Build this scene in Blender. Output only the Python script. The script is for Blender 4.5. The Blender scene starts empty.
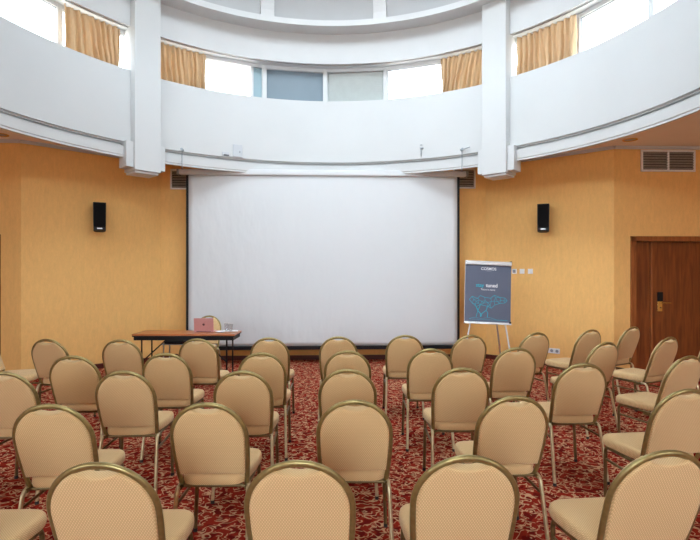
import bpy, bmesh, math, random
from mathutils import Vector, Matrix
random.seed(7)
PI = math.pi
sc = bpy.context.scene
COL = sc.collection
F, CXP, HY, HC = 505.0, 350.0, 272.0, 1.59          # focal length in pixels, principal column, horizon row, camera height

# ------------------------------------------------------------------ materials
def mat(name, col=(.8, .8, .8), rough=.6, metal=0., spec=.5, noise=None, bump=None, **kw):
    m = bpy.data.materials.new(name); m.use_nodes = True
    nt = m.node_tree; N, L = nt.nodes, nt.links
    b = N['Principled BSDF']
    b.inputs['Base Color'].default_value = (*col, 1); b.inputs['Roughness'].default_value = rough
    b.inputs['Metallic'].default_value = metal; b.inputs['Specular IOR Level'].default_value = spec
    for k, v in kw.items(): b.inputs[k.replace('_', ' ')].default_value = v
    tc = N.new('ShaderNodeTexCoord')
    if noise:                                         # (scale vec, amount, detail)
        s, amt, det = noise
        mp = N.new('ShaderNodeMapping'); mp.inputs['Scale'].default_value = s
        L.new(tc.outputs['Object'], mp.inputs['Vector'])
        n = N.new('ShaderNodeTexNoise'); n.inputs['Scale'].default_value = 1; n.inputs['Detail'].default_value = det
        L.new(mp.outputs[0], n.inputs['Vector'])
        r = N.new('ShaderNodeMapRange'); r.inputs['From Min'].default_value = .3; r.inputs['From Max'].default_value = .7
        r.inputs['To Min'].default_value = 1 - amt; r.inputs['To Max'].default_value = 1 + amt
        L.new(n.outputs['Fac'], r.inputs['Value'])
        mx = N.new('ShaderNodeVectorMath'); mx.operation = 'SCALE'; mx.inputs[0].default_value = col
        L.new(r.outputs[0], mx.inputs['Scale']); L.new(mx.outputs[0], b.inputs['Base Color'])
    if bump:
        s, st, dist = bump
        mp = N.new('ShaderNodeMapping'); mp.inputs['Scale'].default_value = s
        L.new(tc.outputs['Object'], mp.inputs['Vector'])
        n = N.new('ShaderNodeTexNoise'); n.inputs['Scale'].default_value = 1; n.inputs['Detail'].default_value = 3
        L.new(mp.outputs[0], n.inputs['Vector'])
        bp = N.new('ShaderNodeBump'); bp.inputs['Strength'].default_value = st; bp.inputs['Distance'].default_value = dist
        L.new(n.outputs['Fac'], bp.inputs['Height']); L.new(bp.outputs[0], b.inputs['Normal'])
    return m

def mth(N, L, op, a, b=None, c=None, clamp=False):
    n = N.new('ShaderNodeMath'); n.operation = op; n.use_clamp = clamp
    for i, v in enumerate((a, b, c)):
        if v is None: continue
        if isinstance(v, (int, float)): n.inputs[i].default_value = v
        else: L.new(v, n.inputs[i])
    return n.outputs[0]

def fabric_mat(name, lo, hi):
    m = mat(name, lo, .85, spec=.25, Sheen_Weight=.15, Sheen_Roughness=.5)
    N, L = m.node_tree.nodes, m.node_tree.links; b = N['Principled BSDF']
    tc = N.new('ShaderNodeTexCoord'); sp = N.new('ShaderNodeSeparateXYZ'); L.new(tc.outputs['Object'], sp.inputs[0])
    k = 2 * PI / .0105
    v = mth(N, L, 'ADD', sp.outputs['Z'], sp.outputs['Y'])
    a = mth(N, L, 'SINE', mth(N, L, 'MULTIPLY', sp.outputs['X'], k))
    c = mth(N, L, 'SINE', mth(N, L, 'MULTIPLY', v, k))
    p = mth(N, L, 'MULTIPLY', a, c)
    f = N.new('ShaderNodeMapRange'); f.inputs['From Min'].default_value = -.1; f.inputs['From Max'].default_value = .6
    L.new(p, f.inputs['Value'])
    mx = N.new('ShaderNodeMix'); mx.data_type = 'RGBA'
    mx.inputs[6].default_value = (*lo, 1); mx.inputs[7].default_value = (*hi, 1)
    L.new(f.outputs[0], mx.inputs[0]); L.new(mx.outputs[2], b.inputs['Base Color'])
    bp = N.new('ShaderNodeBump'); bp.inputs['Strength'].default_value = .35; bp.inputs['Distance'].default_value = .001
    L.new(f.outputs[0], bp.inputs['Height']); L.new(bp.outputs[0], b.inputs['Normal'])
    return m

def wallpaper_mat(name, col):
    m = mat(name, col, .75, spec=.3)
    N, L = m.node_tree.nodes, m.node_tree.links; b = N['Principled BSDF']
    tc = N.new('ShaderNodeTexCoord')
    def nz(sx, sz, det):
        mp = N.new('ShaderNodeMapping'); mp.inputs['Scale'].default_value = (sx, sx, sz)
        L.new(tc.outputs['Object'], mp.inputs['Vector'])
        n = N.new('ShaderNodeTexNoise'); n.inputs['Scale'].default_value = 1; n.inputs['Detail'].default_value = det
        L.new(mp.outputs[0], n.inputs['Vector']); return n.outputs['Fac']
    a = nz(26, 7, 3); c = nz(90, 30, 2)
    s = mth(N, L, 'ADD', mth(N, L, 'MULTIPLY', a, .20), mth(N, L, 'MULTIPLY', c, .16))
    s = mth(N, L, 'ADD', s, .82)
    mx = N.new('ShaderNodeVectorMath'); mx.operation = 'SCALE'; mx.inputs[0].default_value = col
    L.new(s, mx.inputs['Scale']); L.new(mx.outputs[0], b.inputs['Base Color'])
    bp = N.new('ShaderNodeBump'); bp.inputs['Strength'].default_value = .25; bp.inputs['Distance'].default_value = .002
    L.new(a, bp.inputs['Height']); L.new(bp.outputs[0], b.inputs['Normal'])
    return m

def carpet_mat():
    red, dark, tan = (.26, .021, .012), (.14, .009, .007), (.60, .37, .21)
    m = mat('patterned_carpet', red, .95, spec=.03)
    N, L = m.node_tree.nodes, m.node_tree.links; b = N['Principled BSDF']
    tc = N.new('ShaderNodeTexCoord')
    def nz(sc_, det, dist, off=0):
        mp = N.new('ShaderNodeMapping'); mp.inputs['Location'].default_value = (off, off * .7, 0)
        L.new(tc.outputs['Object'], mp.inputs['Vector'])
        n = N.new('ShaderNodeTexNoise'); n.inputs['Scale'].default_value = sc_; n.inputs['Detail'].default_value = det
        n.inputs['Distortion'].default_value = dist
        L.new(mp.outputs[0], n.inputs['Vector']); return n.outputs['Fac']
    def line(n, w, c=.5):
        d = mth(N, L, 'ABSOLUTE', mth(N, L, 'SUBTRACT', n, c))
        r = N.new('ShaderNodeMapRange'); r.inputs['From Min'].default_value = w; r.inputs['From Max'].default_value = w * .5
        L.new(d, r.inputs['Value']); return r.outputs[0]
    def gate(n, a, c):
        g = N.new('ShaderNodeMapRange'); g.inputs['From Min'].default_value = a; g.inputs['From Max'].default_value = c
        L.new(n, g.inputs['Value']); return g.outputs[0]
    n1 = nz(15, 0, .35); n2 = nz(17, 0, .35, 5.3); n3 = nz(17, 0, .2, 2.1); n5 = nz(16, 0, .2, 9.4); n4 = nz(260, 2, 0)
    s = mth(N, L, 'MAXIMUM', mth(N, L, 'MULTIPLY', line(n1, .042), gate(n3, .42, .47)), mth(N, L, 'MULTIPLY', line(n2, .042, .47), gate(n5, .44, .49)))
    s = mth(N, L, 'MAXIMUM', s, mth(N, L, 'MULTIPLY', line(n1, .030, .36), gate(n5, .50, .54)))
    mx = N.new('ShaderNodeMix'); mx.data_type = 'RGBA'; mx.inputs[6].default_value = (*red, 1); mx.inputs[7].default_value = (*dark, 1)
    L.new(gate(n2, .56, .62), mx.inputs[0])
    my = N.new('ShaderNodeMix'); my.data_type = 'RGBA'; my.inputs[7].default_value = (*tan, 1)
    L.new(mx.outputs[2], my.inputs[6]); L.new(mth(N, L, 'MULTIPLY', s, .9), my.inputs[0])
    sc2 = N.new('ShaderNodeVectorMath'); sc2.operation = 'SCALE'; L.new(my.outputs[2], sc2.inputs[0])
    L.new(mth(N, L, 'ADD', mth(N, L, 'MULTIPLY', n4, .4), .8), sc2.inputs['Scale'])
    L.new(sc2.outputs[0], b.inputs['Base Color'])
    bp = N.new('ShaderNodeBump'); bp.inputs['Strength'].default_value = .3; bp.inputs['Distance'].default_value = .002
    L.new(n4, bp.inputs['Height']); L.new(bp.outputs[0], b.inputs['Normal'])
    return m

def wood_mat(name, c1, c2, scale=(14, 14, 1.2), rough=.4):
    m = mat(name, c1, rough)
    N, L = m.node_tree.nodes, m.node_tree.links; b = N['Principled BSDF']
    tc = N.new('ShaderNodeTexCoord'); mp = N.new('ShaderNodeMapping'); mp.inputs['Scale'].default_value = scale
    L.new(tc.outputs['Object'], mp.inputs['Vector'])
    n = N.new('ShaderNodeTexNoise'); n.inputs['Scale'].default_value = 1.5; n.inputs['Detail'].default_value = 5; n.inputs['Distortion'].default_value = .6
    L.new(mp.outputs[0], n.inputs['Vector'])
    r = N.new('ShaderNodeMapRange'); r.inputs['From Min'].default_value = .35; r.inputs['From Max'].default_value = .68
    L.new(n.outputs['Fac'], r.inputs['Value'])
    mx = N.new('ShaderNodeMix'); mx.data_type = 'RGBA'; mx.inputs[6].default_value = (*c1, 1); mx.inputs[7].default_value = (*c2, 1)
    L.new(r.outputs[0], mx.inputs[0]); L.new(mx.outputs[2], b.inputs['Base Color'])
    return m

def glass_mat(name, tint, refl=.10):
    m = bpy.data.materials.new(name); m.use_nodes = True
    N, L = m.node_tree.nodes, m.node_tree.links; N.clear()
    o = N.new('ShaderNodeOutputMaterial'); t = N.new('ShaderNodeBsdfTransparent'); t.inputs[0].default_value = (*tint, 1)
    g = N.new('ShaderNodeBsdfGlossy'); g.inputs['Roughness'].default_value = .03
    mx = N.new('ShaderNodeMixShader'); mx.inputs[0].default_value = refl
    L.new(t.outputs[0], mx.inputs[1]); L.new(g.outputs[0], mx.inputs[2]); L.new(mx.outputs[0], o.inputs[0])
    return m

def curtain_mat():
    m = mat('ochre_curtain_cloth', (.60, .43, .265), .85, spec=.2, noise=((30, 30, 8), .08, 3))
    N, L = m.node_tree.nodes, m.node_tree.links; b = N['Principled BSDF']; o = N['Material Output']
    t = N.new('ShaderNodeBsdfTranslucent'); t.inputs[0].default_value = (.80, .60, .33, 1)
    mx = N.new('ShaderNodeMixShader'); mx.inputs[0].default_value = .22
    L.new(b.outputs[0], mx.inputs[1]); L.new(t.outputs[0], mx.inputs[2]); L.new(mx.outputs[0], o.inputs[0])
    return m

M = dict(
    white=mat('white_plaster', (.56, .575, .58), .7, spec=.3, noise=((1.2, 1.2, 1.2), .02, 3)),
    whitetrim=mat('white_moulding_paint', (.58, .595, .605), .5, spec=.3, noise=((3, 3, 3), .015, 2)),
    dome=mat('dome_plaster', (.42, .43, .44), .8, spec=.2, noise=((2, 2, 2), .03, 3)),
    ceil=mat('low_ceiling_paint', (.88, .80, .69), .75, spec=.2, noise=((2, 2, 2), .02, 2)),
    wall=wallpaper_mat('ochre_wallpaper', (.84, .50, .175)),
    carpet=carpet_mat(),
    fabric=fabric_mat('beige_dotted_upholstery', (.59, .395, .185), (.78, .555, .30)),
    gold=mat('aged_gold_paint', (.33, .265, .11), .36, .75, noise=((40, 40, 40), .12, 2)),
    goldshade=mat('shaded_gold_paint', (.20, .145, .065), .38, .7, noise=((40, 40, 40), .12, 2)),  # darker copy of the chair gold, shade under the seat put into the colour
    rubber=mat('black_rubber', (.03, .03, .03), .7, noise=((50, 50, 50), .1, 2)),
    black=mat('black_satin', (.006, .006, .007), .5, spec=.3, noise=((60, 60, 60), .1, 2)),
    blackmesh=mat('black_speaker_grille', (.004, .004, .005), .8, spec=.15, bump=((400, 400, 400), .6, .002)),
    mahog=wood_mat('mahogany_veneer', (.25, .068, .014), (.14, .034, .007)),
    mahogtrim=wood_mat('mahogany_frame', (.36, .115, .028), (.22, .06, .014), (18, 18, 2)),
    base=wood_mat('dark_red_skirting', (.115, .018, .010), (.07, .011, .008), (2, 2, 20), .45),
    table=wood_mat('table_veneer', (.50, .17, .05), (.38, .12, .035), (2, 18, 18), .32),
    screen=mat('screen_cloth', (.64, .665, .685), .8, spec=.15, noise=((1, 1, 1), .01, 2), bump=((2.6, 1, 1.3), .55, .05)),
    housing=mat('white_enamel', (.62, .64, .66), .4, noise=((5, 5, 5), .01, 2)),
    alu=mat('brushed_aluminium', (.68, .69, .70), .35, .6, noise=((6, 60, 60), .06, 2)),
    greymetal=mat('grey_steel', (.30, .33, .36), .4, .6, noise=((30, 30, 30), .08, 2)),
    board=mat('slate_poster_paper', (.105, .125, .185), .6, noise=((8, 8, 8), .03, 2)),
    inkwhite=mat('white_ink', (.80, .82, .86), .7, noise=((20, 20, 20), .02, 2)),
    inkcyan=mat('cyan_ink', (.02, .42, .55), .7, noise=((20, 20, 20), .05, 2)),
    rose=mat('rose_gold_aluminium', (.62, .30, .29), .4, .45, noise=((30, 30, 30), .03, 2)),
    rosedk=mat('dark_emblem', (.10, .03, .035), .4, noise=((30, 30, 30), .03, 2)),
    brass=mat('polished_brass', (.75, .52, .20), .25, .9, noise=((30, 30, 30), .06, 2)),
    plastic=mat('white_plastic', (.82, .83, .84), .4, noise=((30, 30, 30), .02, 2)),
    leglit=mat('lit_gold_leg_paint', (.62, .54, .34), .32, .7, noise=((40, 40, 40), .1, 2)),  # lighter copy of the chair gold, light caught by rear legs put into the colour
    louvre=mat('vent_slats', (.30, .27, .23), .5, noise=((30, 30, 30), .1, 2)),
    slate=mat('slate_blue_panel', (.17, .225, .27), .5, noise=((4, 4, 2), .04, 3)),
    blind=mat('pale_blind_slats', (.50, .54, .53), .5, noise=((10, 10, 10), .03, 2)),
    glass=glass_mat('window_glass', (.93, .96, .98), .06),
    tinted=mat('blue_grey_pane', (.30, .42, .47), .25, noise=((4, 4, 4), .03, 2)),
    clear=glass_mat('drinking_glass', (.95, .96, .97), .10),
    panelwhite=mat('access_panel_paint', (.49, .515, .55), .5, noise=((30, 30, 30), .02, 2)),
    paper=mat('white_paper', (.82, .83, .84), .8, noise=((30, 30, 30), .01, 2)),
    curtain=curtain_mat(),
    facade=mat('pale_facade', (.80, .82, .84), .8, noise=((1, 1, 1), .04, 3)),
    darkhole=mat('dark_recess', (.02, .018, .016), .8, noise=((20, 20, 20), .1, 2)),
)

# ------------------------------------------------------------------ mesh helpers
def obj(name, bm, m, parent=None, smooth=False, label=None):
    bmesh.ops.recalc_face_normals(bm, faces=bm.faces)
    me = bpy.data.meshes.new(name); bm.to_mesh(me); bm.free()
    me.materials.append(M[m] if isinstance(m, str) else m)
    if smooth:
        for p in me.polygons: p.use_smooth = True
        me.set_sharp_from_angle(angle=math.radians(smooth if smooth is not True else 50))
    o = bpy.data.objects.new(name, me); COL.objects.link(o)
    if parent: o.parent = parent
    if label: o['label'] = label
    return o
def tag(o, label, cat, group=None, kind=None):
    o['label'] = label; o['category'] = cat
    if group: o['group'] = group
    if kind: o['kind'] = kind
    return o
def thing(name, label, cat, loc=(0, 0, 0), rz=0, group=None, kind=None):
    o = bpy.data.objects.new(name, None); COL.objects.link(o)
    o.location = loc; o.rotation_euler = (0, 0, rz); o.empty_display_size = .1
    return tag(o, label, cat, group, kind)
def struct(o): o['kind'] = 'structure'; return o
def box(bm, c, s, mtx=None, bev=0):
    r = bmesh.ops.create_cube(bm, size=1)
    vs = r['verts']
    for v in vs: v.co = Vector((c[0] + v.co.x * s[0], c[1] + v.co.y * s[1], c[2] + v.co.z * s[2]))
    if bev:
        es = list({e for v in vs for e in v.link_edges})
        r2 = bmesh.ops.bevel(bm, geom=es, offset=bev, segments=2, affect='EDGES', profile=.5)
        vs = list({v for f in r2['faces'] for v in f.verts} | {v for v in vs if v.is_valid})
    if mtx is not None:
        for v in vs: v.co = mtx @ v.co
    return vs
def BX(c, s, bev=0, mtx=None):
    bm = bmesh.new(); box(bm, c, s, mtx, bev); return bm
def rounded(pts, rad, seg=5):
    out = [Vector(pts[0])]
    for i in range(1, len(pts) - 1):
        p0, p, p1 = Vector(pts[i - 1]), Vector(pts[i]), Vector(pts[i + 1])
        a, b = (p0 - p), (p1 - p); r = min(rad, a.length * .49, b.length * .49)
        A, B = p + a.normalized() * r, p + b.normalized() * r
        for k in range(seg + 1):
            t = k / seg; out.append(A * (1 - t) ** 2 + p * 2 * t * (1 - t) + B * t * t)
    out.append(Vector(pts[-1])); return out
def tube(bm, pts, r, n=10, flat=None):
    """flat=(ratio, axis): the section is thinner along that axis"""
    pts = [Vector(p) for p in pts]; rings = []
    T = [(pts[min(i + 1, len(pts) - 1)] - pts[max(i - 1, 0)]).normalized() for i in range(len(pts))]
    up = Vector((0, 0, 1)) if abs(T[0].z) < .9 else Vector((0, 1, 0))
    nrm = (up - T[0] * up.dot(T[0])).normalized()
    for i, p in enumerate(pts):
        nrm = (nrm - T[i] * nrm.dot(T[i])).normalized(); bn = T[i].cross(nrm)
        ring = []
        for k in range(n):
            a = 2 * PI * k / n; d = nrm * math.cos(a) * r + bn * math.sin(a) * r
            if flat: d = d - flat[1] * d.dot(flat[1]) * (1 - flat[0])
            ring.append(bm.verts.new(p + d))
        rings.append(ring)
    for i in range(len(rings) - 1):
        for k in range(n):
            bm.faces.new((rings[i][k], rings[i][(k + 1) % n], rings[i + 1][(k + 1) % n], rings[i + 1][k]))
    bm.faces.new(rings[0][::-1]); bm.faces.new(rings[-1])
def TB(pts, r, n=10, flat=None):
    bm = bmesh.new(); tube(bm, pts, r, n, flat); return bm
def lathe(bm, prof, n=32, closed=False, c=(0, 0, 0), a0=0):
    rings = []
    for r, z in prof:
        rings.append([bm.verts.new((c[0] + r * math.cos(a0 + 2 * PI * k / n), c[1] + r * math.sin(a0 + 2 * PI * k / n), c[2] + z)) for k in range(n)])
    m = len(rings)
    for i in range(m if closed else m - 1):
        A, B = rings[i], rings[(i + 1) % m]
        for k in range(n): bm.faces.new((A[k], A[(k + 1) % n], B[(k + 1) % n], B[k]))
    return rings
def rings_solid(bm, rings, cap=True):
    R = [[bm.verts.new(p) for p in r] for r in rings]
    n = len(R[0])
    for i in range(len(R) - 1):
        for k in range(n): bm.faces.new((R[i][k], R[i][(k + 1) % n], R[i + 1][(k + 1) % n], R[i + 1][k]))
    if cap: bm.faces.new(R[0][::-1]); bm.faces.new(R[-1])

# ------------------------------------------------------------------ building frame: origin under the ring's centre, u to the right, w towards the screen
PSI = math.radians(2.3); CX, CY = -.28, 4.98
cP, sP = math.cos(PSI), math.sin(PSI)
BM = Matrix(((cP, -sP, 0, CX), (sP, cP, 0, CY), (0, 0, 1, 0), (0, 0, 0, 1)))
def W(u, w, z=0): return BM @ Vector((u, w, z))
BI = BM.inverted()
CAMB = BI @ Vector((0, 0, HC))
def ray(px, py): return (BI.to_3x3() @ Vector(((px - CXP) / F, 1, (HY - py) / F)))
def on_w(px, py, w):                       # building coordinates of the point seen at px,py on the plane w = const
    d = ray(px, py); t = (w - CAMB.y) / d.y; return CAMB + d * t
FA, FB = Vector((4.53, 2.75)), Vector((2.95, 4.20))     # ends of the slanting wall, right side
def on_facet(px, py, side, off=0):
    a = Vector((FA.x * side, FA.y)); b = Vector((FB.x * side, FB.y)); t = (b - a).normalized()
    n = Vector((t.y, -t.x)) * side * -1
    if n.dot(-a) < 0: n = -n                           # towards the room
    a2 = a + n * off; d = ray(px, py)
    k = ((a2.x - CAMB.x) * n.x + (a2.y - CAMB.y) * n.y) / (d.x * n.x + d.y * n.y)
    return CAMB + d * k, math.atan2(t.y, t.x) , n
def bplace(o):                              # puts a mesh or an Empty built in building coordinates at its place
    o.matrix_world = BM @ o.matrix_world; return o
ZC, ZRB, ZRT, ZFB, ZFT = 3.56, 3.30, 4.61, 5.27, 5.79
RI, RO = 3.96, 4.30

# floor, walls ------------------------------------------------------
SIDE, BACK = 7.3, -7.2
POLY = [(-2.95, 4.20), (2.95, 4.20), (4.53, 2.75), (SIDE, 2.75), (SIDE, BACK), (-SIDE, BACK), (-SIDE, 2.75), (-4.53, 2.75)]
bm = bmesh.new()
top = [bm.verts.new((u, w, 0)) for u, w in POLY]; bm.faces.new(top)
r = bmesh.ops.extrude_face_region(bm, geom=bm.faces[:])
for v in r['geom']:
    if isinstance(v, bmesh.types.BMVert): v.co.z = -.15
struct(bplace(obj('floor', bm, 'carpet')))
TH = .18
def wall(name, a, b, holes=(), z0=0, z1=ZC + .12, m='wall'):
    """upright wall slab from a to b; holes = [(t0,t1,z0,z1)] in metres along the wall"""
    a, b = Vector(a), Vector(b); L = (b - a).length; t = (b - a) / L; n = Vector((t.y, -t.x))
    if n.dot(-(a + b) / 2) > 0: n = -n                 # outward
    bm = bmesh.new()
    def slab(s0, s1, za, zb):
        if s1 - s0 < 1e-4 or zb - za < 1e-4: return
        mt = Matrix(((t.x, n.x, 0, a.x), (t.y, n.y, 0, a.y), (0, 0, 1, 0), (0, 0, 0, 1)))
        box(bm, ((s0 + s1) / 2, TH / 2, (za + zb) / 2), (s1 - s0, TH, zb - za), mt)
    s = 0
    for (h0, h1, ha, hb) in sorted(holes):
        slab(s, h0, z0, z1); slab(h0, h1, z0, ha); slab(h0, h1, hb, z1); s = h1
    slab(s, L, z0, z1)
    return struct(bplace(obj(name, bm, m)))
dl = on_w(630.3, 300, 2.75).x; dtop = on_w(640, 236.3, 2.75).z
D0, D1 = dl + .08, dl + .08 + 1.30
wall('wall_screen', (-2.95, 4.20), (2.95, 4.20))
wall('wall_facet_right', (2.95, 4.20), (4.53, 2.75))
wall('wall_facet_left', (-2.95, 4.20), (-4.53, 2.75))
wall('wall_front_right', (4.53, 2.75), (SIDE, 2.75), [(D0 - 4.53, D1 - 4.53, 0, dtop - .08)])
DLl = -on_w(.9, 300, 2.75).x                                    # left door: its frame just enters the picture
wall('wall_front_left', (-4.53, 2.75), (-SIDE, 2.75), [(DLl + .08 - 4.53, min(DLl + 1.38, SIDE - .15) - 4.53, 0, dtop - .08)])
wall('wall_right', (SIDE, 2.75), (SIDE, BACK))
LW = []
wall('wall_left', (-SIDE, 2.75), (-SIDE, BACK), LW)
BW = [(1.9 + 4.3 * k, 3.7 + 4.3 * k, 1.1, 2.8) for k in range(3)]  # openings for the added fill windows, out of view
wall('wall_back', (-SIDE, BACK), (SIDE, BACK), BW)

# skirting boards
def skirting(name, a, b):
    a, b = Vector(a), Vector(b); L = (b - a).length; t = (b - a) / L; n = Vector((t.y, -t.x))
    if n.dot(-(a + b) / 2) < 0: n = -n
    mt = Matrix(((t.x, n.x, 0, a.x), (t.y, n.y, 0, a.y), (0, 0, 1, 0), (0, 0, 0, 1)))
    bm = bmesh.new(); box(bm, (L / 2, .0075, .035), (L, .015, .07), mt); box(bm, (L / 2, .005, .075), (L, .010, .012), mt)
    struct(bplace(obj(name, bm, 'base')))
skirting('baseboard_screen', (-2.95, 4.20), (2.95, 4.20)); skirting('baseboard_facet_right', (2.95, 4.20), (4.53, 2.75))
skirting('baseboard_facet_left', (-2.95, 4.20), (-4.53, 2.75)); skirting('baseboard_front_right', (4.53, 2.75), (dl, 2.75))
skirting('baseboard_front_left', (-4.53, 2.75), (-DLl, 2.75))
skirting('baseboard_right', (SIDE, 2.75), (SIDE, BACK)); skirting('baseboard_left', (-SIDE, 2.75), (-SIDE, BACK))
# cornice where walls meet the low ceiling
def cornice(name, a, b):
    a, b = Vector(a), Vector(b); L = (b - a).length; t = (b - a) / L; n = Vector((t.y, -t.x))
    if n.dot(-(a + b) / 2) < 0: n = -n
    mt = Matrix(((t.x, n.x, 0, a.x), (t.y, n.y, 0, a.y), (0, 0, 1, 0), (0, 0, 0, 1)))
    bm = bmesh.new(); box(bm, (L / 2, .012, ZC - .022), (L, .024, .044), mt); box(bm, (L / 2, .022, ZC - .010), (L, .044, .020), mt)
    struct(bplace(obj(name, bm, 'whitetrim')))
for i, (a, b) in enumerate([(POLY[0], POLY[1]), (POLY[1], POLY[2]), (POLY[2], POLY[3]), (POLY[7], POLY[0]), (POLY[6], POLY[7]), (POLY[3], POLY[4]), (POLY[5], POLY[6])]):
    cornice('trim_%d' % (i + 1), a, b)

# low ceiling with its round opening
def ray_poly(a):
    d = Vector((math.cos(a), math.sin(a))); best = None
    for i in range(len(POLY)):
        p, q = Vector(POLY[i]), Vector(POLY[(i + 1) % len(POLY)]); e = q - p
        den = d.x * e.y - d.y * e.x
        if abs(den) < 1e-9: continue
        t = (p.x * e.y - p.y * e.x) / den; s = (p.x * d.y - p.y * d.x) / den
        if t > 0 and -1e-6 <= s <= 1 + 1e-6: best = t if best is None else min(best, t)
    return best
angs = sorted([2 * PI * k / 144 for k in range(144)] + [math.atan2(w, u) % (2 * PI) for u, w in POLY])
bm = bmesh.new(); ins, outs, ins2, outs2 = [], [], [], []
for a in angs:
    R = ray_poly(a) - .001; c, s = math.cos(a), math.sin(a); ri = RI + .12
    ins.append(bm.verts.new((ri * c, ri * s, ZC))); outs.append(bm.verts.new((R * c, R * s, ZC)))
    ins2.append(bm.verts.new((ri * c, ri * s, ZC + .12))); outs2.append(bm.verts.new((R * c, R * s, ZC + .12)))
n = len(angs)
for k in range(n):
    j = (k + 1) % n
    bm.faces.new((ins[k], outs[k], outs[j], ins[j])); bm.faces.new((ins2[k], ins2[j], outs2[j], outs2[k]))
    bm.faces.new((ins[k], ins[j], ins2[j], ins2[k])); bm.faces.new((outs[k], outs2[k], outs2[j], outs[j]))
struct(bplace(obj('ceiling', bm, 'ceil')))

# parapet ring with stepped moulding; upper fascia; dome ring
bm = bmesh.new()
lathe(bm, [(RI, ZRT), (RI, 3.528), (RI + .045, 3.528), (RI + .045, 3.508), (RI + .09, 3.508), (RI + .09, 3.476), (RI + .012, 3.464), (RI + .012, 3.335), (RI + .022, 3.325), (RI + .022, ZRB),
           (RI + .05, ZRB), (RI + .13, 3.46), (RI + .18, 3.70), (RO + .06, 3.70), (RO + .06, ZRT)], 192, True)
struct(bplace(obj('wall_parapet', bm, 'white', smooth=25)))
bm = bmesh.new()
lathe(bm, [(RI, ZFB), (RI, ZFT), (3.64, ZFT), (3.64, ZFT + .095), (3.68, ZFT + .10), (3.86, ZFT + .10), (RO + .1, ZFT + .10), (RO + .1, ZFB), (RI + .08, ZFB), (RI + .08, ZFB + .02), (RI + .03, ZFB + .02), (RI + .03, ZFB)], 192, True)
struct(bplace(obj('wall_upper', bm, 'whitetrim', smooth=25)))
# dome; the unseen round skylight at its crown is added for soft top light
Z0D = ZFT + .10; RD = 3.70; HD = 1.75; ROC = 1.75
def dome_pt(t): return RD * math.cos(t) ** .85, Z0D + HD * math.sin(t)
t1 = math.acos((ROC / RD) ** (1 / .85))
prof = [dome_pt(t1 * k / 20) for k in range(21)]
bm = bmesh.new(); lathe(bm, prof + [(r + .12 * math.cos(i / 20 * 1.2), z + .12) for i, (r, z) in reversed(list(enumerate(prof)))], 96, True)
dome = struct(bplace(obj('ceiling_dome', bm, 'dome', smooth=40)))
for k in range(12):
    a = PI / 2 + math.radians(15.3 + 30 * k); d = Vector((math.cos(a), math.sin(a), 0)); s = Vector((-d.y, d.x, 0)); rg = []
    for i in range(21):
        r, z = prof[i]; p = d * r + Vector((0, 0, z)); hw = .125 * (1 - .45 * i / 20); inn = -d * (.055) * math.cos(t1 * i / 20) - Vector((0, 0, .10)) * math.sin(t1 * i / 20)
        p.z -= .03 * (i == 0); rg.append([p + s * hw, p + s * hw * .9 + inn, p - s * hw * .9 + inn, p - s * hw])
    bm = bmesh.new(); rings_solid(bm, rg)
    o = obj('rib', bm, 'whitetrim', dome)
zt = prof[-1][1]
bm = bmesh.new(); lathe(bm, [(ROC - .08, zt - .06), (ROC + .03, zt - .06), (ROC + .03, zt + .16), (ROC - .08, zt + .16)], 64, True)
f = bplace(obj('window_added_skylight', bm, 'whitetrim', smooth=30)); struct(f)
for k in range(4):
    a = PI * k / 4
    obj('glazing_bar', BX((0, 0, zt + .05), (2 * ROC - .1, .05, .06), mtx=Matrix.Rotation(a, 4, 'Z')), 'whitetrim', f)
bm = bmesh.new(); rr = lathe(bm, [(ROC - .05, zt + .10), (ROC - .05, zt + .115)], 64); bm.faces.new(rr[0]); bm.faces.new(rr[1])
obj('pane', bm, 'glass', f)

# columns carrying the dome ring
RC = 3.80
for i, a0 in enumerate((43.6, -44.2, 135, -135)):
    a = math.radians(90 - a0); rot = Matrix.Rotation(a - PI / 2, 4, 'Z')           # local +y = outwards
    bm = bmesh.new(); zb, ztp = (3.115, 3.105, 3.1, 3.1)[i], ZFT + .01
    box(bm, (0, RC + .19, (zb + ztp) / 2), (.395, .38, ztp - zb), rot, .004)
    c = obj('column', bm, 'white')
    lab = ['square white column right of the projection screen', 'square white column left of the projection screen', 'white column behind the seating, right side', 'white column behind the seating, left side'][i]
    tag(c, lab, 'column', 'columns around the ring', 'structure'); bplace(c)
    bm = bmesh.new(); box(bm, (0, RC + .19, (3.15 + 3.53) / 2), (.60, .26, .38), rot, .003)
    obj('corbel', bm, 'white', c)
    bm = bmesh.new(); box(bm, (0, RC + .20, zb - .018), (.36, .32, .036), rot, .003); obj('foot_plate', bm, 'whitetrim', c)

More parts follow.
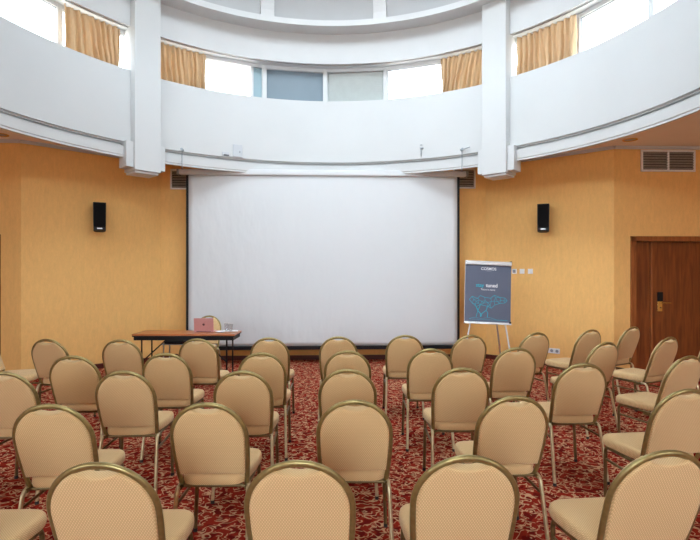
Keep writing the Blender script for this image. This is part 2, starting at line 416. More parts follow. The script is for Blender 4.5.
# windows of the gallery: 24 flat lights round the ring
RW = 4.22
def seg_pt(deg, r=RW): a = math.radians(90 - deg); return Vector((r * math.cos(a), r * math.sin(a)))
ZW0, ZW1 = ZRT, ZFB - .004
for k in range(24):
    d0 = -180 + 15 * k; a, b = seg_pt(d0), seg_pt(d0 + 15); L = (b - a).length; t = (b - a) / L; nn = Vector((-t.y, t.x))
    if nn.dot(a) < 0: nn = -nn
    mt = Matrix(((t.x, nn.x, 0, a.x), (t.y, nn.y, 0, a.y), (0, 0, 1, 0), (0, 0, 0, 1)))
    g = bpy.data.objects.new('window_%d' % (k + 1), None); COL.objects.link(g); g['kind'] = 'structure'; g.matrix_world = BM.copy()
    bm = bmesh.new(); h = ZW1 - ZW0; zm = (ZW0 + ZW1) / 2
    for sx, wd in ((0, .075), (L, .075)): box(bm, (sx, 0, zm), (wd, .09, h), mt)
    box(bm, (L / 2, 0, ZW1 - .03), (L, .08, .06), mt); box(bm, (L / 2, 0, ZW0 + .03), (L, .08, .06), mt)
    obj('frame', bm, 'whitetrim', g)
    w_in = L - .075; m = 'glass'
    if d0 == -15:
        obj('blind_panel', BX((L / 2, .02, zm), (w_in, .012, h - .12), mtx=mt), 'slate', g)
    elif d0 == 0:
        bm = bmesh.new(); ns = 17
        for q in range(ns):
            z = ZW0 + .07 + (h - .14) * (q + .5) / ns
            box(bm, (0, 0, 0), (w_in - .06, .006, (h - .14) / ns * .95), mt @ Matrix.Translation((L / 2, .0, z)) @ Matrix.Rotation(.5, 4, 'X'))
        obj('slat_blind', bm, 'blind', g)
        obj('slat_blind_back', BX((L / 2, .03, zm), (w_in, .01, h - .12), mtx=mt), 'blind', g)
    elif d0 == -30:
        xm = L * .80
        obj('glazing_bar', BX((xm, 0, zm), (.045, .07, h - .12), mtx=mt), 'whitetrim', g)
        obj('pane', BX(((.0375 + xm - .02) / 2, .01, zm), (xm - .06, .006, h - .12), mtx=mt), 'glass', g)
        obj('pane', BX(((xm + .02 + L - .0375) / 2, .01, zm), (L - xm - .06, .006, h - .12), mtx=mt), 'tinted', g, label='blue grey tinted pane')
    else:
        obj('pane', BX((L / 2, .01, zm), (w_in, .006, h - .12), mtx=mt), 'glass', g)
        bm = bmesh.new(); z2 = ZW1 - .065
        box(bm, (L / 2, -.01, z2), (w_in, .012, .012), mt)
        for sx in (.045, L - .045): box(bm, (sx, -.01, zm), (.012, .012, h - .12), mt)
        obj('gasket', bm, 'greymetal', g)
# unseen back wall windows, added to fill light from behind the camera
for i, (t0, t1_, z0, z1) in enumerate(BW):
    g = bpy.data.objects.new('window_%d' % (25 + i), None); COL.objects.link(g); g['kind'] = 'structure'; g.matrix_world = BM.copy()
    x0, x1 = -SIDE + t0, -SIDE + t1_; yy = BACK - .09; bm = bmesh.new()
    for x in (x0 + .03, (x0 + x1) / 2, x1 - .03): box(bm, (x, yy, (z0 + z1) / 2), (.06, .08, z1 - z0))
    for z in (z0 + .03, z1 - .03, z1 - .7): box(bm, ((x0 + x1) / 2, yy, z), (x1 - x0, .08, .06))
    obj('frame', bm, 'whitetrim', g)
    obj('pane', BX(((x0 + x1) / 2, yy, (z0 + z1) / 2), (x1 - x0 - .02, .006, z1 - z0 - .02)), 'glass', g)

for i, (t0, t1_, z0, z1) in enumerate(LW):
    g = bpy.data.objects.new('window_%d' % (29 + i), None); COL.objects.link(g); g['kind'] = 'structure'; g.matrix_world = BM.copy()
    y0, y1 = 2.75 - t1_, 2.75 - t0; xx = -SIDE - .09; bm = bmesh.new()
    for y in (y0 + .03, (y0 + y1) / 2, y1 - .03): box(bm, (xx, y, (z0 + z1) / 2), (.08, .06, z1 - z0))
    for z in (z0 + .03, z1 - .03, z1 - .7): box(bm, (xx, (y0 + y1) / 2, z), (.08, y1 - y0, .06))
    obj('frame', bm, 'whitetrim', g)
    obj('pane', BX((xx, (y0 + y1) / 2, (z0 + z1) / 2), (.006, y1 - y0 - .02, z1 - z0 - .02)), 'glass', g)

# curtains hanging in front of the gallery windows (angles measured from the ring's front, clockwise)
def deg_at(px, r=4.08):                      # angle at which the ray of a pixel column meets the circle r
    d = ray(px, 100); o = CAMB; A = d.x ** 2 + d.y ** 2; Bq = 2 * (o.x * d.x + o.y * d.y); Cq = o.x ** 2 + o.y ** 2 - r * r
    t = (-Bq + math.sqrt(Bq * Bq - 4 * A * Cq)) / (2 * A); p = o + d * t
    return math.degrees(math.atan2(p.x, p.y))
def curtain(px0, px1, label, pinch, seed):
    rnd = random.Random(seed); d0, d1 = deg_at(px0), deg_at(px1); r0 = 4.07; nu, nv = 110, 14
    ph = [rnd.uniform(0, 6.28) for _ in range(4)]; nf = (d1 - d0) * .75
    bm = bmesh.new(); g = []
    for j in range(nv + 1):
        v = j / nv; z = ZW1 - .035 - (ZW1 - .035 - (ZRT - .0)) * v; row = []
        for i in range(nu + 1):
            u = i / nu
            uu = u + math.sin(PI * u) * pinch * v * .30 + .010 * math.sin(9 * v + 8 * u + ph[0]) * v
            dg = d0 + (d1 - d0) * (uu * (1 - .0) + .0)
            dg = dg + (-pinch * .08 * (d1 - d0) * v * (1 - u) if pinch < 0 else 0)
            rr = r0 + .042 * math.sin(2 * PI * nf * u + ph[1] + 1.2 * math.sin(5 * u + ph[2])) * (.6 + .5 * v) + .012 * math.sin(2 * PI * nf * 2.3 * u + ph[3] + 2 * v)
            p = seg_pt(dg, rr); row.append(bm.verts.new((p.x, p.y, z - .010 * abs(math.sin(PI * nf * u * .5)) * (1 - v))))
        g.append(row)
    for j in range(nv):
        for i in range(nu): bm.faces.new((g[j][i], g[j][i + 1], g[j + 1][i + 1], g[j + 1][i]))
    o = obj('curtain', bm, 'curtain', smooth=80); bplace(o)
    sm = o.modifiers.new('thick', 'SOLIDIFY'); sm.thickness = .004
    tag(o, label, 'curtain', 'curtains at the gallery windows')
curtain(62.5, 119.5, 'ochre curtain hanging left of the left white column', .35, 3)
curtain(150, 206, 'ochre curtain hanging just right of the left white column', .25, 5)
curtain(440.5, 492, 'ochre curtain hanging just left of the right white column', -.5, 8)
curtain(517.5, 575.5, 'ochre curtain hanging right of the right white column', .1, 11)

# ------------------------------------------------------------------ doors
def door(name, u0, sgn, label_side):
    """door set into the w=2.75 wall; u0 the inner edge of its frame, sgn the way it opens out"""
    w0 = 2.75; g = bpy.data.objects.new(name, None); COL.objects.link(g); g['kind'] = 'structure'; g.matrix_world = BM.copy()
    zt_ = dtop; wd = 1.46 if sgn > 0 else min(1.46, SIDE - abs(u0) - .07)
    def X(a): return u0 + sgn * a
    bm = bmesh.new()
    for a in (.04, wd - .04): box(bm, (X(a), w0 + .05, zt_ / 2), (.08, .16, zt_))
    box(bm, (X(wd / 2), w0 + .05, zt_ - .04), (wd, .16, .08))
    obj('door_frame', bm, 'mahogtrim', g)
    zl = zt_ - .085; wn = .27
    obj('side_leaf', BX((X(.085 + wn / 2), w0 + .085, zl / 2), (wn, .045, zl - .01), .003), 'mahog', g)
    lf = obj('door_leaf', BX((X(.40 + (wd - .49) / 2), w0 + .085, zl / 2), (wd - .49, .045, zl - .01), .003), 'mahog', g)
    obj('light_block_panel', BX((X(wd / 2), w0 + .14, zt_ / 2), (wd, .03, zt_)), 'black', g)  # added behind the leaves to block daylight leaking through the gaps
    obj('meeting_strip', BX((X(.378), w0 + .060, zl / 2), (.034, .025, zl - .01), .004), 'mahogtrim', g)
    if sgn > 0:
        def H(px, py): p = on_w(px, py, w0 + .06); return p.x, p.z
        x0, z0 = H(657.0, 292.0); x1, z1 = H(661.9, 301)
        obj('card_reader', BX(((x0 + x1) / 2, w0 + .045, (z0 + z1) / 2), (x1 - x0, .035, z0 - z1), .006), 'black', lf)
        x0, z0 = H(657.2, 301.2); x1, z1 = H(661.9, 311.5)
        obj('lock_plate', BX(((x0 + x1) / 2, w0 + .055, (z0 + z1) / 2), (x1 - x0, .016, z0 - z1), .004), 'brass', lf)
        hx, hz = H(660.5, 302.6); ex, _ = H(668, 302.6)
        obj('door_handle', TB(rounded([(hx, w0 + .05, hz), (hx, w0 - .01, hz), (ex, w0 - .012, hz - .004)], .015), .008), 'brass', lf)
        kx, kz = H(660.2, 307.5)
        bm = bmesh.new(); tube(bm, [(kx, w0 + .05, kz), (kx, w0 + .044, kz)], .010, 12); obj('keyhole', bm, 'darkhole', lf)
door('door_1', dl, 1, 'right')
door('door_2', -DLl, -1, 'left')

# ------------------------------------------------------------------ ventilation grilles
def grille(px0, py0, px1, py1, w, label, cells=2):
    a = on_w(px0, py0, w); b = on_w(px1, py1, w); cx, cz = (a.x + b.x) / 2, (a.z + b.z) / 2; ww, hh = b.x - a.x, a.z - b.z
    t = thing('ventilation_grille', label, 'vent', (0, 0, 0), group='wall ventilation grilles'); t.matrix_world = BM @ Matrix.Translation((cx, w, cz))
    fr = .028; bm = bmesh.new()
    for s in (-1, 1): box(bm, (s * (ww / 2 - fr / 2), -.012, 0), (fr, .024, hh)); box(bm, (0, -.012, s * (hh / 2 - fr / 2)), (ww, .024, fr))
    if cells == 2: box(bm, (0, -.012, 0), (fr, .024, hh))
    obj('frame', bm, 'plastic', t)
    obj('backing', BX((0, -.002, 0), (ww - fr, .003, hh - fr)), 'darkhole', t)
    bm = bmesh.new(); ns = 7
    for q in range(ns):
        z = -hh / 2 + fr + (hh - 2 * fr) * (q + .5) / ns
        box(bm, (0, 0, 0), (ww - 2 * fr, .003, (hh - 2 * fr) / ns * .9), Matrix.Translation((0, -.012, z)) @ Matrix.Rotation(.75, 4, 'X'))
    obj('louvre', bm, 'louvre', t)
grille(640.5, 150, 694.5, 172, 2.745, 'double ventilation grille high above the wooden door')
grille(170.5, 169.2, 190, 189.5, 4.195, 'ventilation grille at the left top corner of the screen', 1)
grille(453, 168.5, 475.2, 188.7, 4.195, 'ventilation grille at the right top corner of the screen', 1)

# ------------------------------------------------------------------ projection screen
WS = 3.80
A = on_w(188.5, 176, WS); Bp = on_w(457.2, 346, WS); sx0, sx1 = A.x, Bp.x; zt_s = A.z + .03; zb_s = on_w(320, 345.8, WS).z
hl = on_w(179.5, 172, WS).x; hr = on_w(465.8, 172, WS).x; hz = on_w(320, 173.2, WS).z
t = thing('projection_screen', 'large white pull-down projection screen with black borders hung between the columns', 'projection screen')
t.matrix_world = BM @ Matrix.Translation(((sx0 + sx1) / 2, WS, zb_s))
ox, oz = (sx0 + sx1) / 2, zb_s
def S(x, z): return x - ox, z - oz
nx, nz_ = 60, 40; bm = bmesh.new(); g = []
for j in range(nz_ + 1):
    row = []
    for i in range(nx + 1):
        u, v = i / nx, j / nz_
        x = sx0 + (sx1 - sx0) * u - ox; z = (zt_s - zb_s) * (1 - v)
        y = .010 * math.sin(9 * u + 5 * v) * (1 - v) + .006 * math.sin(17 * u - 8 * v) * v
        row.append(bm.verts.new((x, y, z)))
    g.append(row)
for j in range(nz_):
    for i in range(nx): bm.faces.new((g[j][i], g[j + 1][i], g[j + 1][i + 1], g[j][i + 1]))
cl = obj('screen_cloth', bm, 'screen', t, smooth=80); cl.modifiers.new('thick', 'SOLIDIFY').thickness = .002
bw = .042
for s, x in ((-1, sx0 - bw / 2), (1, sx1 + bw / 2)):
    obj('side_border', BX((x - ox, .0, (zt_s - zb_s) / 2), (bw, .004, zt_s - zb_s)), 'black', t, label='black border strip')
obj('bottom_bar', BX((0, 0, -.032), (sx1 - sx0 + 2 * bw, .035, .066), .006), 'black', t, label='black weight bar')
bm = bmesh.new()
box(bm, ((hl + hr) / 2 - ox, 0, hz - oz), (hr - hl, .11, .10), None, .02)
obj('housing', bm, 'housing', t, smooth=35)
for x in (hl, hr):
    obj('end_cap', BX((x - ox + (.02 if x > 0 else -.02), 0, hz - oz), (.04, .10, .095), .01), 'greymetal', t)
def ring_w(u, r=RI): return math.sqrt(r * r - u * u)
for px, arm in ((182, 0), (462, 1)):
    u = on_w(px, 160, WS).x; u = max(min(u, 3.2), -3.2)
    d = deg_at(px, RI - .03); pr = seg_pt(d, RI - .035); zh = on_w(px, 149.5, pr.y).z
    pts = [(pr.x - ox, pr.y - WS, zh - oz), (pr.x - ox, pr.y - WS, 3.24 - oz), (u - ox, -.02, hz + .05 - oz)]
    br = obj('hanging_wire', TB(rounded(pts, .03), .007, 8), 'greymetal', t)
    bm = bmesh.new(); tube(bm, [(pr.x - ox, pr.y - WS - .03, zh - oz), (pr.x - ox, pr.y - WS + .03, zh - oz)], .022, 12); obj('hook', bm, 'greymetal', br)
    if arm:
        q = seg_pt(d + 2.0, RI - .04); obj('hook_arm', TB([(pr.x - ox, pr.y - WS, zh - oz), (q.x - ox, q.y - WS, zh + .02 - oz)], .008, 8), 'greymetal', br)
# small fittings on the parapet face
def on_ring(px, py, r=RI):
    d = deg_at(px, r); p = seg_pt(d, r); rr_ = ray(px, py); k = (p.y - CAMB.y) / rr_.y
    return d, Vector((p.x, p.y, CAMB.z + rr_.z * k))
d, p = on_ring(237.5, 151)
t = thing('access_panel', 'small square white access panel on the parapet above the screen', 'panel'); t.matrix_world = BM @ Matrix.Translation(p) @ Matrix.Rotation(-math.radians(d), 4, 'Z')
obj('plate', BX((0, -.012, 0), (.16, .022, .21), .004), 'panelwhite', t); obj('latch', BX((.035, -.026, -.02), (.02, .008, .03), .002), 'greymetal', t)
d, p = on_ring(225.5, 155.2)
t = thing('wall_bracket', 'tiny dark-edged bracket left of the square access panel', 'bracket'); t.matrix_world = BM @ Matrix.Translation(p) @ Matrix.Rotation(-math.radians(d), 4, 'Z')
obj('plate', BX((0, -.012, .02), (.12, .02, .06), .004), 'panelwhite', t); obj('slot', BX((.01, -.024, 0), (.09, .006, .018), .002), 'rubber', t)
d, p = on_ring(421.3, 152.2)
t = thing('hook_bolt', 'small dark metal hook bolt on the parapet above the screen', 'hook'); t.matrix_world = BM @ Matrix.Translation(p) @ Matrix.Rotation(-math.radians(d), 4, 'Z')
obj('rod', TB([(0, -.02, -.075), (0, -.02, .075)], .009, 8), 'greymetal', t); obj('head', BX((.01, -.02, .065), (.06, .03, .02), .004), 'greymetal', t); obj('eye', BX((0, -.012, .12), (.035, .024, .014), .003), 'greymetal', t)

# ------------------------------------------------------------------ wall loudspeakers
def speaker(px, py, side, label):
    p, ang, n = on_facet(px, py, side, 0)
    base = p + Vector((n.x, n.y, 0)) * .15
    t = thing('wall_speaker', label, 'speaker', group='wall speakers')
    yaw = math.atan2(n.y, n.x) + PI / 2
    t.matrix_world = BM @ Matrix.Translation(base) @ Matrix.Rotation(yaw * .6, 4, 'Z') @ Matrix.Rotation(-.13, 4, 'X')
    hw, hd, hh = .095, .085, .23
    rg = []
    for z in (-hh, hh):
        k = 1 if z > 0 else .94
        rg.append([Vector((x * k, y, z)) for x, y in ((-hw, -hd), (hw, -hd), (hw, hd * .3), (hw * .6, hd), (-hw * .6, hd), (-hw, hd * .3))])
    bm = bmesh.new(); rings_solid(bm, rg); bmesh.ops.bevel(bm, geom=bm.edges[:], offset=.006, segments=2, affect='EDGES')
    obj('cabinet', bm, 'black', t, smooth=40)
    obj('grille', BX((0, -hd - .002, .02), (.165, .008, .39), .003), 'blackmesh', t)
    obj('badge', BX((0, -hd - .004, -hh + .028), (.075, .006, .020), .002), 'alu', t, label='silver badge')
    iv = t.matrix_world.inverted() @ (BM @ p)
    obj('bracket', TB([(0, .07, .0), (iv.x, iv.y, iv.z)], .018, 10), 'black', t)
speaker(96.3, 218, -1, 'black wall speaker left of the projection screen')
speaker(546.5, 219, 1, 'black wall speaker right of the projection screen')

# ------------------------------------------------------------------ switches and sockets on the right slanting wall
def plate(name, px, py, side, wd, ht, label, cat, group, mods=1, cross=False):
    p, ang, n = on_facet(px, py, side, 0); yaw = math.atan2(n.y, n.x) + PI / 2
    t = thing(name, label, cat, group=group); t.matrix_world = BM @ Matrix.Translation(p) @ Matrix.Rotation(yaw, 4, 'Z')
    obj('plate', BX((0, -.006, 0), (wd, .012, ht), .003), 'plastic', t)
    for k in range(mods):
        x = (k - (mods - 1) / 2) * wd / mods
        if name == 'light_switch': obj('rocker', BX((x, -.015, 0), (wd * .6, .008, ht * .6), .002), 'greymetal' if cross else 'plastic', t)
        else:
            bm = bmesh.new(); tube(bm, [(x, -.010, 0), (x, -.016, 0)], ht * .30, 16); obj('socket_well', bm, 'greymetal', t)
plate('light_switch', 514.5, 271.3, 1, .085, .085, 'white wall switch with grey rocker nearest the poster', 'switch', 'switches beside the flip chart', cross=True)
plate('light_switch', 522.2, 271.3, 1, .085, .085, 'white wall switch, middle of the three by the poster', 'switch', 'switches beside the flip chart')
plate('light_switch', 530.5, 271.3, 1, .085, .085, 'white wall switch farthest from the poster', 'switch', 'switches beside the flip chart')
plate('power_socket', 552, 350.6, 1, .26, .085, 'triple white wall socket low on the right slanting wall', 'socket', None, 3)
a = on_w(616, 162.3, 2.75)
o = obj('blanking_plate', BX((0, -.005, 0), (.06, .01, .10), .003), 'wall'); o.matrix_world = BM @ Matrix.Translation(a); tag(o, 'small ochre blanking plate by the wall corner near the vent', 'plate')

# downlights in the low ceiling
def downlight(px, py, label):
    d = ray(px, py); k = (ZC - CAMB.z) / d.z; p = CAMB + d * k
    t = thing('recessed_downlight', label, 'ceiling light', group='downlights in the low ceiling'); t.matrix_world = BM @ Matrix.Translation((p.x, p.y, ZC))
    bm = bmesh.new(); lathe(bm, [(.075, 0), (.105, 0), (.105, -.008), (.075, -.006)], 32, True); obj('trim_ring', bm, 'brass', t, smooth=40)
    bm = bmesh.new(); rr = lathe(bm, [(.076, -.001), (.076, -.003)], 32); bm.faces.new(rr[0]); bm.faces.new(rr[1]); obj('reflector', bm, 'louvre', t)
downlight(630, 139.6, 'unlit round downlight in the low ceiling near the double vent')
downlight(0.5, 134.5, 'unlit round downlight in the low ceiling at the left edge')

# ------------------------------------------------------------------ flip chart with poster
s_ = 505 / 7.95; YF = 7.95
xc = (488.4 - 350) / s_; zt_f = HC + (HY - 261) / s_; zb_f = HC + (HY - 323) / s_; Wd = 46.6 / s_; Hb = zt_f - zb_f
t = thing('flip_chart', 'flip chart easel carrying a slate blue poster, beside the screen', 'flip chart', (xc, YF, 0), math.radians(0))
tilt = Matrix.Translation((-.015, 0, zb_f)) @ Matrix.Rotation(.045, 4, 'Y') @ Matrix.Rotation(-.10, 4, 'X')
hh = Hb / math.cos(.10)
obj('board', BX((0, .012, hh / 2), (Wd, .02, hh), .004, tilt), 'alu', t)
po = obj('poster', BX((-.002, -.004, hh / 2 - .02), (Wd - .008, .006, hh - .07), 0, tilt), 'board', t, label='slate blue poster with white and cyan print')
obj('clamp_bar', BX((0, -.012, hh - .035), (Wd, .04, .068), .012, tilt), 'alu', t)
obj('tray', BX((-.005, -.02, -.008), (Wd + .0, .07, .022), .004, tilt), 'alu', t)
obj('corner_cap', BX((Wd / 2 - .012, .005, .01), (.03, .05, .05), .006, tilt), 'black', t); obj('corner_cap', BX((Wd / 2 - .012, .0, hh - .01), (.026, .05, .04), .006, tilt), 'black', t)
def leg_px(x0, y0, ya_, x1, yb_, nm='leg'):
    p = Vector(((x0 - 350) / 505 * ya_ - xc, ya_ - YF, HC + (HY - y0) / 505 * ya_)); q = Vector(((x1 - 350) / 505 * yb_ - xc, yb_ - YF, .012))
    p = p + (p - q).normalized() * .06
    lg = obj('leg', TB([p, q], .013, 10), 'alu', t); bm = bmesh.new(); tube(bm, [q + Vector((0, 0, .02)), q - Vector((0, 0, .012))], .017, 10); obj('foot', bm, 'rubber', lg)
leg_px(470.5, 322.5, YF + .05, 460, YF - .18); leg_px(505, 322.5, YF + .05, 514, YF - .18); leg_px(496.6, 322.5, YF + .10, 502, YF + .50)
def text(body, size, x, z, m, extrude=.0008, bold=.0, align='LEFT', parent=None, sx=1.0):
    cu = bpy.data.curves.new('print', 'FONT'); cu.body = body; cu.size = size; cu.extrude = extrude; cu.align_x = align; cu.offset = bold
    ob = bpy.data.objects.new('print', cu); COL.objects.link(ob); bpy.context.view_layer.update()
    dg = bpy.context.evaluated_depsgraph_get(); me = bpy.data.meshes.new_from_object(ob.evaluated_get(dg))
    bpy.data.objects.remove(ob)
    mt = tilt @ Matrix.Translation((x, -.0075, z)) @ Matrix.Rotation(PI / 2, 4, 'X') @ Matrix.Diagonal((sx, 1, 1, 1))
    me.transform(mt); me.materials.clear(); me.materials.append(M[m])
    o = bpy.data.objects.new('lettering', me); COL.objects.link(o); o.parent = parent
    return o
def PZ(py): return (323 - py) / 62 * hh            # height on the board from a picture row
def PX(px): return (px - 488.0) / s_
text('COSMOS', .060, PX(488.2), PZ(270.1), 'inkwhite', bold=.001, align='CENTER', parent=po)
text('------------', .021, PX(488.2), PZ(271.4), 'inkwhite', align='CENTER', parent=po)
text('stay', .080, PX(475.6), PZ(287.2), 'inkcyan', bold=.0012, parent=po)
text('tuned', .080, PX(485.7), PZ(287.2), 'inkwhite', bold=.0018, parent=po)
text('There is more', .040, PX(487.8), PZ(290.6), 'inkwhite', align='CENTER', parent=po)
# line drawing of a spreading tree, from the poster
def ink(pts_px, wdt, closed=False):
    return [(PX(464 + x * 48 / 700), PZ(290 + y * 35 / 510), wdt) for x, y in pts_px]
bm = bmesh.new()
def stroke(a, b, wd):
    ax, az = PX(464 + a[0] * 48 / 700), PZ(290 + a[1] * 35 / 510); bx, bz = PX(464 + b[0] * 48 / 700), PZ(290 + b[1] * 35 / 510)
    d = Vector((bx - ax, 0, bz - az)); l = d.length
    if l < 1e-5: return
    ang = math.atan2(d.z, d.x)
    box(bm, (0, 0, 0), (l, .0012, wd), tilt @ Matrix.Translation(((ax + bx) / 2, -.0078, (az + bz) / 2)) @ Matrix.Rotation(-ang, 4, 'Y'))
rnd = random.Random(4); crown = []
outline = [(75, 150), (120, 105), (200, 130), (235, 85), (300, 110), (390, 120), (440, 75), (520, 100), (600, 110), (630, 145), (600, 180), (520, 190), (450, 215), (400, 265), (350, 240), (240, 220), (180, 250), (120, 200)]
for i in range(len(outline)): stroke(outline[i], outline[(i + 1) % len(outline)], .006)
inner = [(140, 150), (180, 175), (220, 150), (260, 170), (310, 160), (350, 185), (400, 165), (440, 160), (490, 165), (540, 145), (580, 150), (380, 220), (160, 215), (210, 200), (460, 110), (290, 195)]
allp = outline + inner
for p in inner:
    near = sorted(allp, key=lambda q: (q[0] - p[0]) ** 2 + (q[1] - p[1]) ** 2)[1:5]
    for q in near: stroke(p, q, .0048)
for a, b, wd in [((180, 250), (205, 310), .012), ((240, 220), (205, 310), .009), ((205, 310), (180, 400), .008), ((205, 310), (245, 350), .011), ((345, 240), (325, 300), .010), ((325, 300), (255, 355), .010),
                 ((325, 300), (350, 330), .008), ((350, 330), (345, 400), .009), ((245, 350), (245, 395), .012), ((265, 350), (250, 395), .009), ((160, 215), (185, 265), .008), ((350, 240), (400, 265), .007), ((205, 310), (195, 270), .012),
                 ((80, 425), (160, 405), .003), ((160, 405), (250, 420), .003), ((250, 420), (380, 400), .003), ((380, 400), (480, 430), .003), ((480, 430), (640, 432), .003), ((80, 432), (640, 436), .003)]:
    stroke(a, b, wd)
obj('tree_drawing', bm, 'inkcyan', po)

# ------------------------------------------------------------------ table with folding legs
YT = 6.78; st = 505 / YT
xl, xr = (131.5 - 350) / st, (234.5 - 350) / st; TD = .45; zt_t = HC - (334.2 - HY) / st
TW = xr - xl
t = thing('folding_table', 'long narrow folding table with reddish wood top and black frame', 'table', ((xl + xr) / 2, YT + TD / 2, 0))
obj('tabletop', BX((0, 0, zt_t - .012), (TW, TD, .026), .006), 'table', t)
obj('edge_band', BX((0, 0, zt_t - .030), (TW - .006, TD - .006, .014), .002), 'black', t)
bm = bmesh.new()
for y in (-TD / 2 + .03, TD / 2 - .03): box(bm, (0, y, zt_t - .060), (TW - .04, .022, .05))
for x in (-TW / 2 + .03, TW / 2 - .03): box(bm, (x, 0, zt_t - .060), (.022, TD - .06, .05))
obj('apron', bm, 'black', t)
for s in (-1, 1):
    for dx in (0,):
        for y in (-TD / 2 + .05, TD / 2 - .05):
            x = s * (TW / 2 - .117)
            lg = obj('leg', TB([(x, y, zt_t - .06), (x, y, .012)], .011, 8), 'black', t)
            bm = bmesh.new(); tube(bm, [(x, y, .025), (x, y, 0)], .015, 8); obj('foot_cap', bm, 'rubber', lg)
    for y in (-TD / 2 + .05,):
        obj('brace', TB([(s * (TW / 2 - .125), y, .38), (s * (TW / 2 - .46), y, zt_t - .07)], .009, 8), 'black', t)
    obj('crossbar', TB([(s * (TW / 2 - .117), -TD / 2 + .05, .14), (s * (TW / 2 - .117), TD / 2 - .05, .14)], .009, 8), 'black', t)

# laptop on the table
sl = 505 / (YT + .20)
lx = (203.7 - 350) / sl; lw = .268; lh = .185
t = thing('laptop', 'rose gold laptop open on the wooden table, back of lid showing', 'laptop', (lx, YT + .20, zt_t + .001), math.radians(2))
obj('keyboard_base', BX((0, .10, .007), (lw, .185, .013), .003), 'rose', t)
mt = Matrix.Translation((0, .012, .013)) @ Matrix.Rotation(.12, 4, 'X')
ld = obj('lid', BX((0, 0, lh / 2), (lw, .006, lh), .0025, mt), 'rose', t)
obj('hinge', TB([(-.10, .010, .012), (.10, .010, .012)], .006, 8), 'rosedk', t)
bm = bmesh.new(); n = 20; vs = []
for k in range(n):                                   # fruit shaped mark with a bite
    a = 2 * PI * k / n; r = .017 * (1 + .06 * math.cos(2 * a)) * (1 - .16 * max(0, math.sin(a)) ** 8)
    if abs(math.atan2(math.sin(a - .15), math.cos(a - .15))) < .35: r *= .78
    vs.append(bm.verts.new(mt @ Vector((r * math.cos(a), -.0035, lh * .52 + r * math.sin(a)))))
bm.faces.new(vs); e = bmesh.ops.extrude_face_region(bm, geom=bm.faces[:])
for v in e['geom']:
    if isinstance(v, bmesh.types.BMVert): v.co.y -= .0008
box(bm, (0, 0, 0), (.005, .0012, .010), mt @ Matrix.Translation((.004, -.004, lh * .52 + .022)) @ Matrix.Rotation(.5, 4, 'Y'))
obj('lid_emblem', bm, 'rosedk', ld)

# glasses, saucer, papers
def glass(px, y, label):
    s = 505 / y; x = (px - 350) / s
    bm = bmesh.new(); lathe(bm, [(.001, .006), (.026, .006), (.030, .05), (.033, .115), (.031, .115), (.028, .05), (.024, .010), (.001, .010)], 24)
    bmesh.ops.remove_doubles(bm, verts=bm.verts, dist=.0005)
    t = thing('drinking_glass', label, 'glass', (x, y, zt_t + .0015), group='glasses on the table')
    obj('bowl', bm, 'clear', t, smooth=60)
    bm = bmesh.new(); rr = lathe(bm, [(.027, 0), (.027, .006)], 24); bm.faces.new(rr[0]); bm.faces.new(rr[1]); obj('base', bm, 'clear', t, smooth=40)
    bm = bmesh.new(); lathe(bm, [(.031, .113), (.0345, .113), (.0345, .118), (.031, .118)], 24, True); obj('rim', bm, 'alu', t, smooth=60)
glass(226.6, YT + .33, 'clear drinking glass on the table, nearer the laptop'); glass(230.6, YT + .27, 'clear drinking glass on the table, farther from the laptop')
s = 505 / (YT + .25)
bm = bmesh.new(); lathe(bm, [(.001, .0), (.045, .0), (.075, .014), (.073, .016), (.044, .004), (.001, .004)], 32); bmesh.ops.remove_doubles(bm, verts=bm.verts, dist=.0012)
o = obj('saucer', bm, 'plastic', smooth=40); o.location = ((222 - 350) / s, YT + .19, zt_t + .0015); tag(o, 'flat white saucer on the table in front of the glasses', 'saucer')
o = obj('paper_sheet', BX((0, 0, .001), (.21, .15, .002), 0, Matrix.Rotation(.2, 4, 'Z')), 'paper'); o.location = (xr - .14, YT + .36, zt_t + .0015)
tag(o, 'white sheet of paper lying at the right end of the table', 'paper')

# stool and bag half hidden beyond the table
YS = 7.55; s = 505 / YS; xs = (177.5 - 350) / s; zs = HC - (339 - HY) / s
t = thing('padded_stool', 'low black padded stool on thin metal legs behind the table', 'stool', (xs, YS, 0))
obj('seat', BX((0, 0, zs - .025), (.30, .30, .055), .015), 'black', t)
obj('seat_frame', BX((-.02, 0, zs - .062), (.34, .28, .018), .004), 'greymetal', t)
for sx in (-1, 1):
    for sy in (-1, 1): obj('leg', TB([(-.02 + sx * .14, sy * .12, zs - .06), (-.02 + sx * .15, sy * .13, 0)], .010, 8), 'greymetal', t)
bm = bmesh.new(); rg = []
for k, z in enumerate((0.0, .03, .12, .20, .245, .26)):
    q = (.85, 1, 1, .93, .75, .4)[k]; rg.append([Vector((.15 * q * math.copysign(abs(math.cos(a)) ** .6, math.cos(a)), .085 * q * math.copysign(abs(math.sin(a)) ** .6, math.sin(a)), z)) for a in [2 * PI * i / 24 for i in range(24)]])
rings_solid(bm, rg); t = thing('shoulder_bag', 'dark shoulder bag on the floor under the black stool', 'bag', ((176.5 - 350) / s, YS - .02, 0))
obj('bag_body', bm, 'black', t, smooth=50)
obj('handle', TB(rounded([(-.06, 0, .25), (-.05, 0, .36), (.05, 0, .36), (.06, 0, .25)], .05), .008, 8), 'rubber', t)

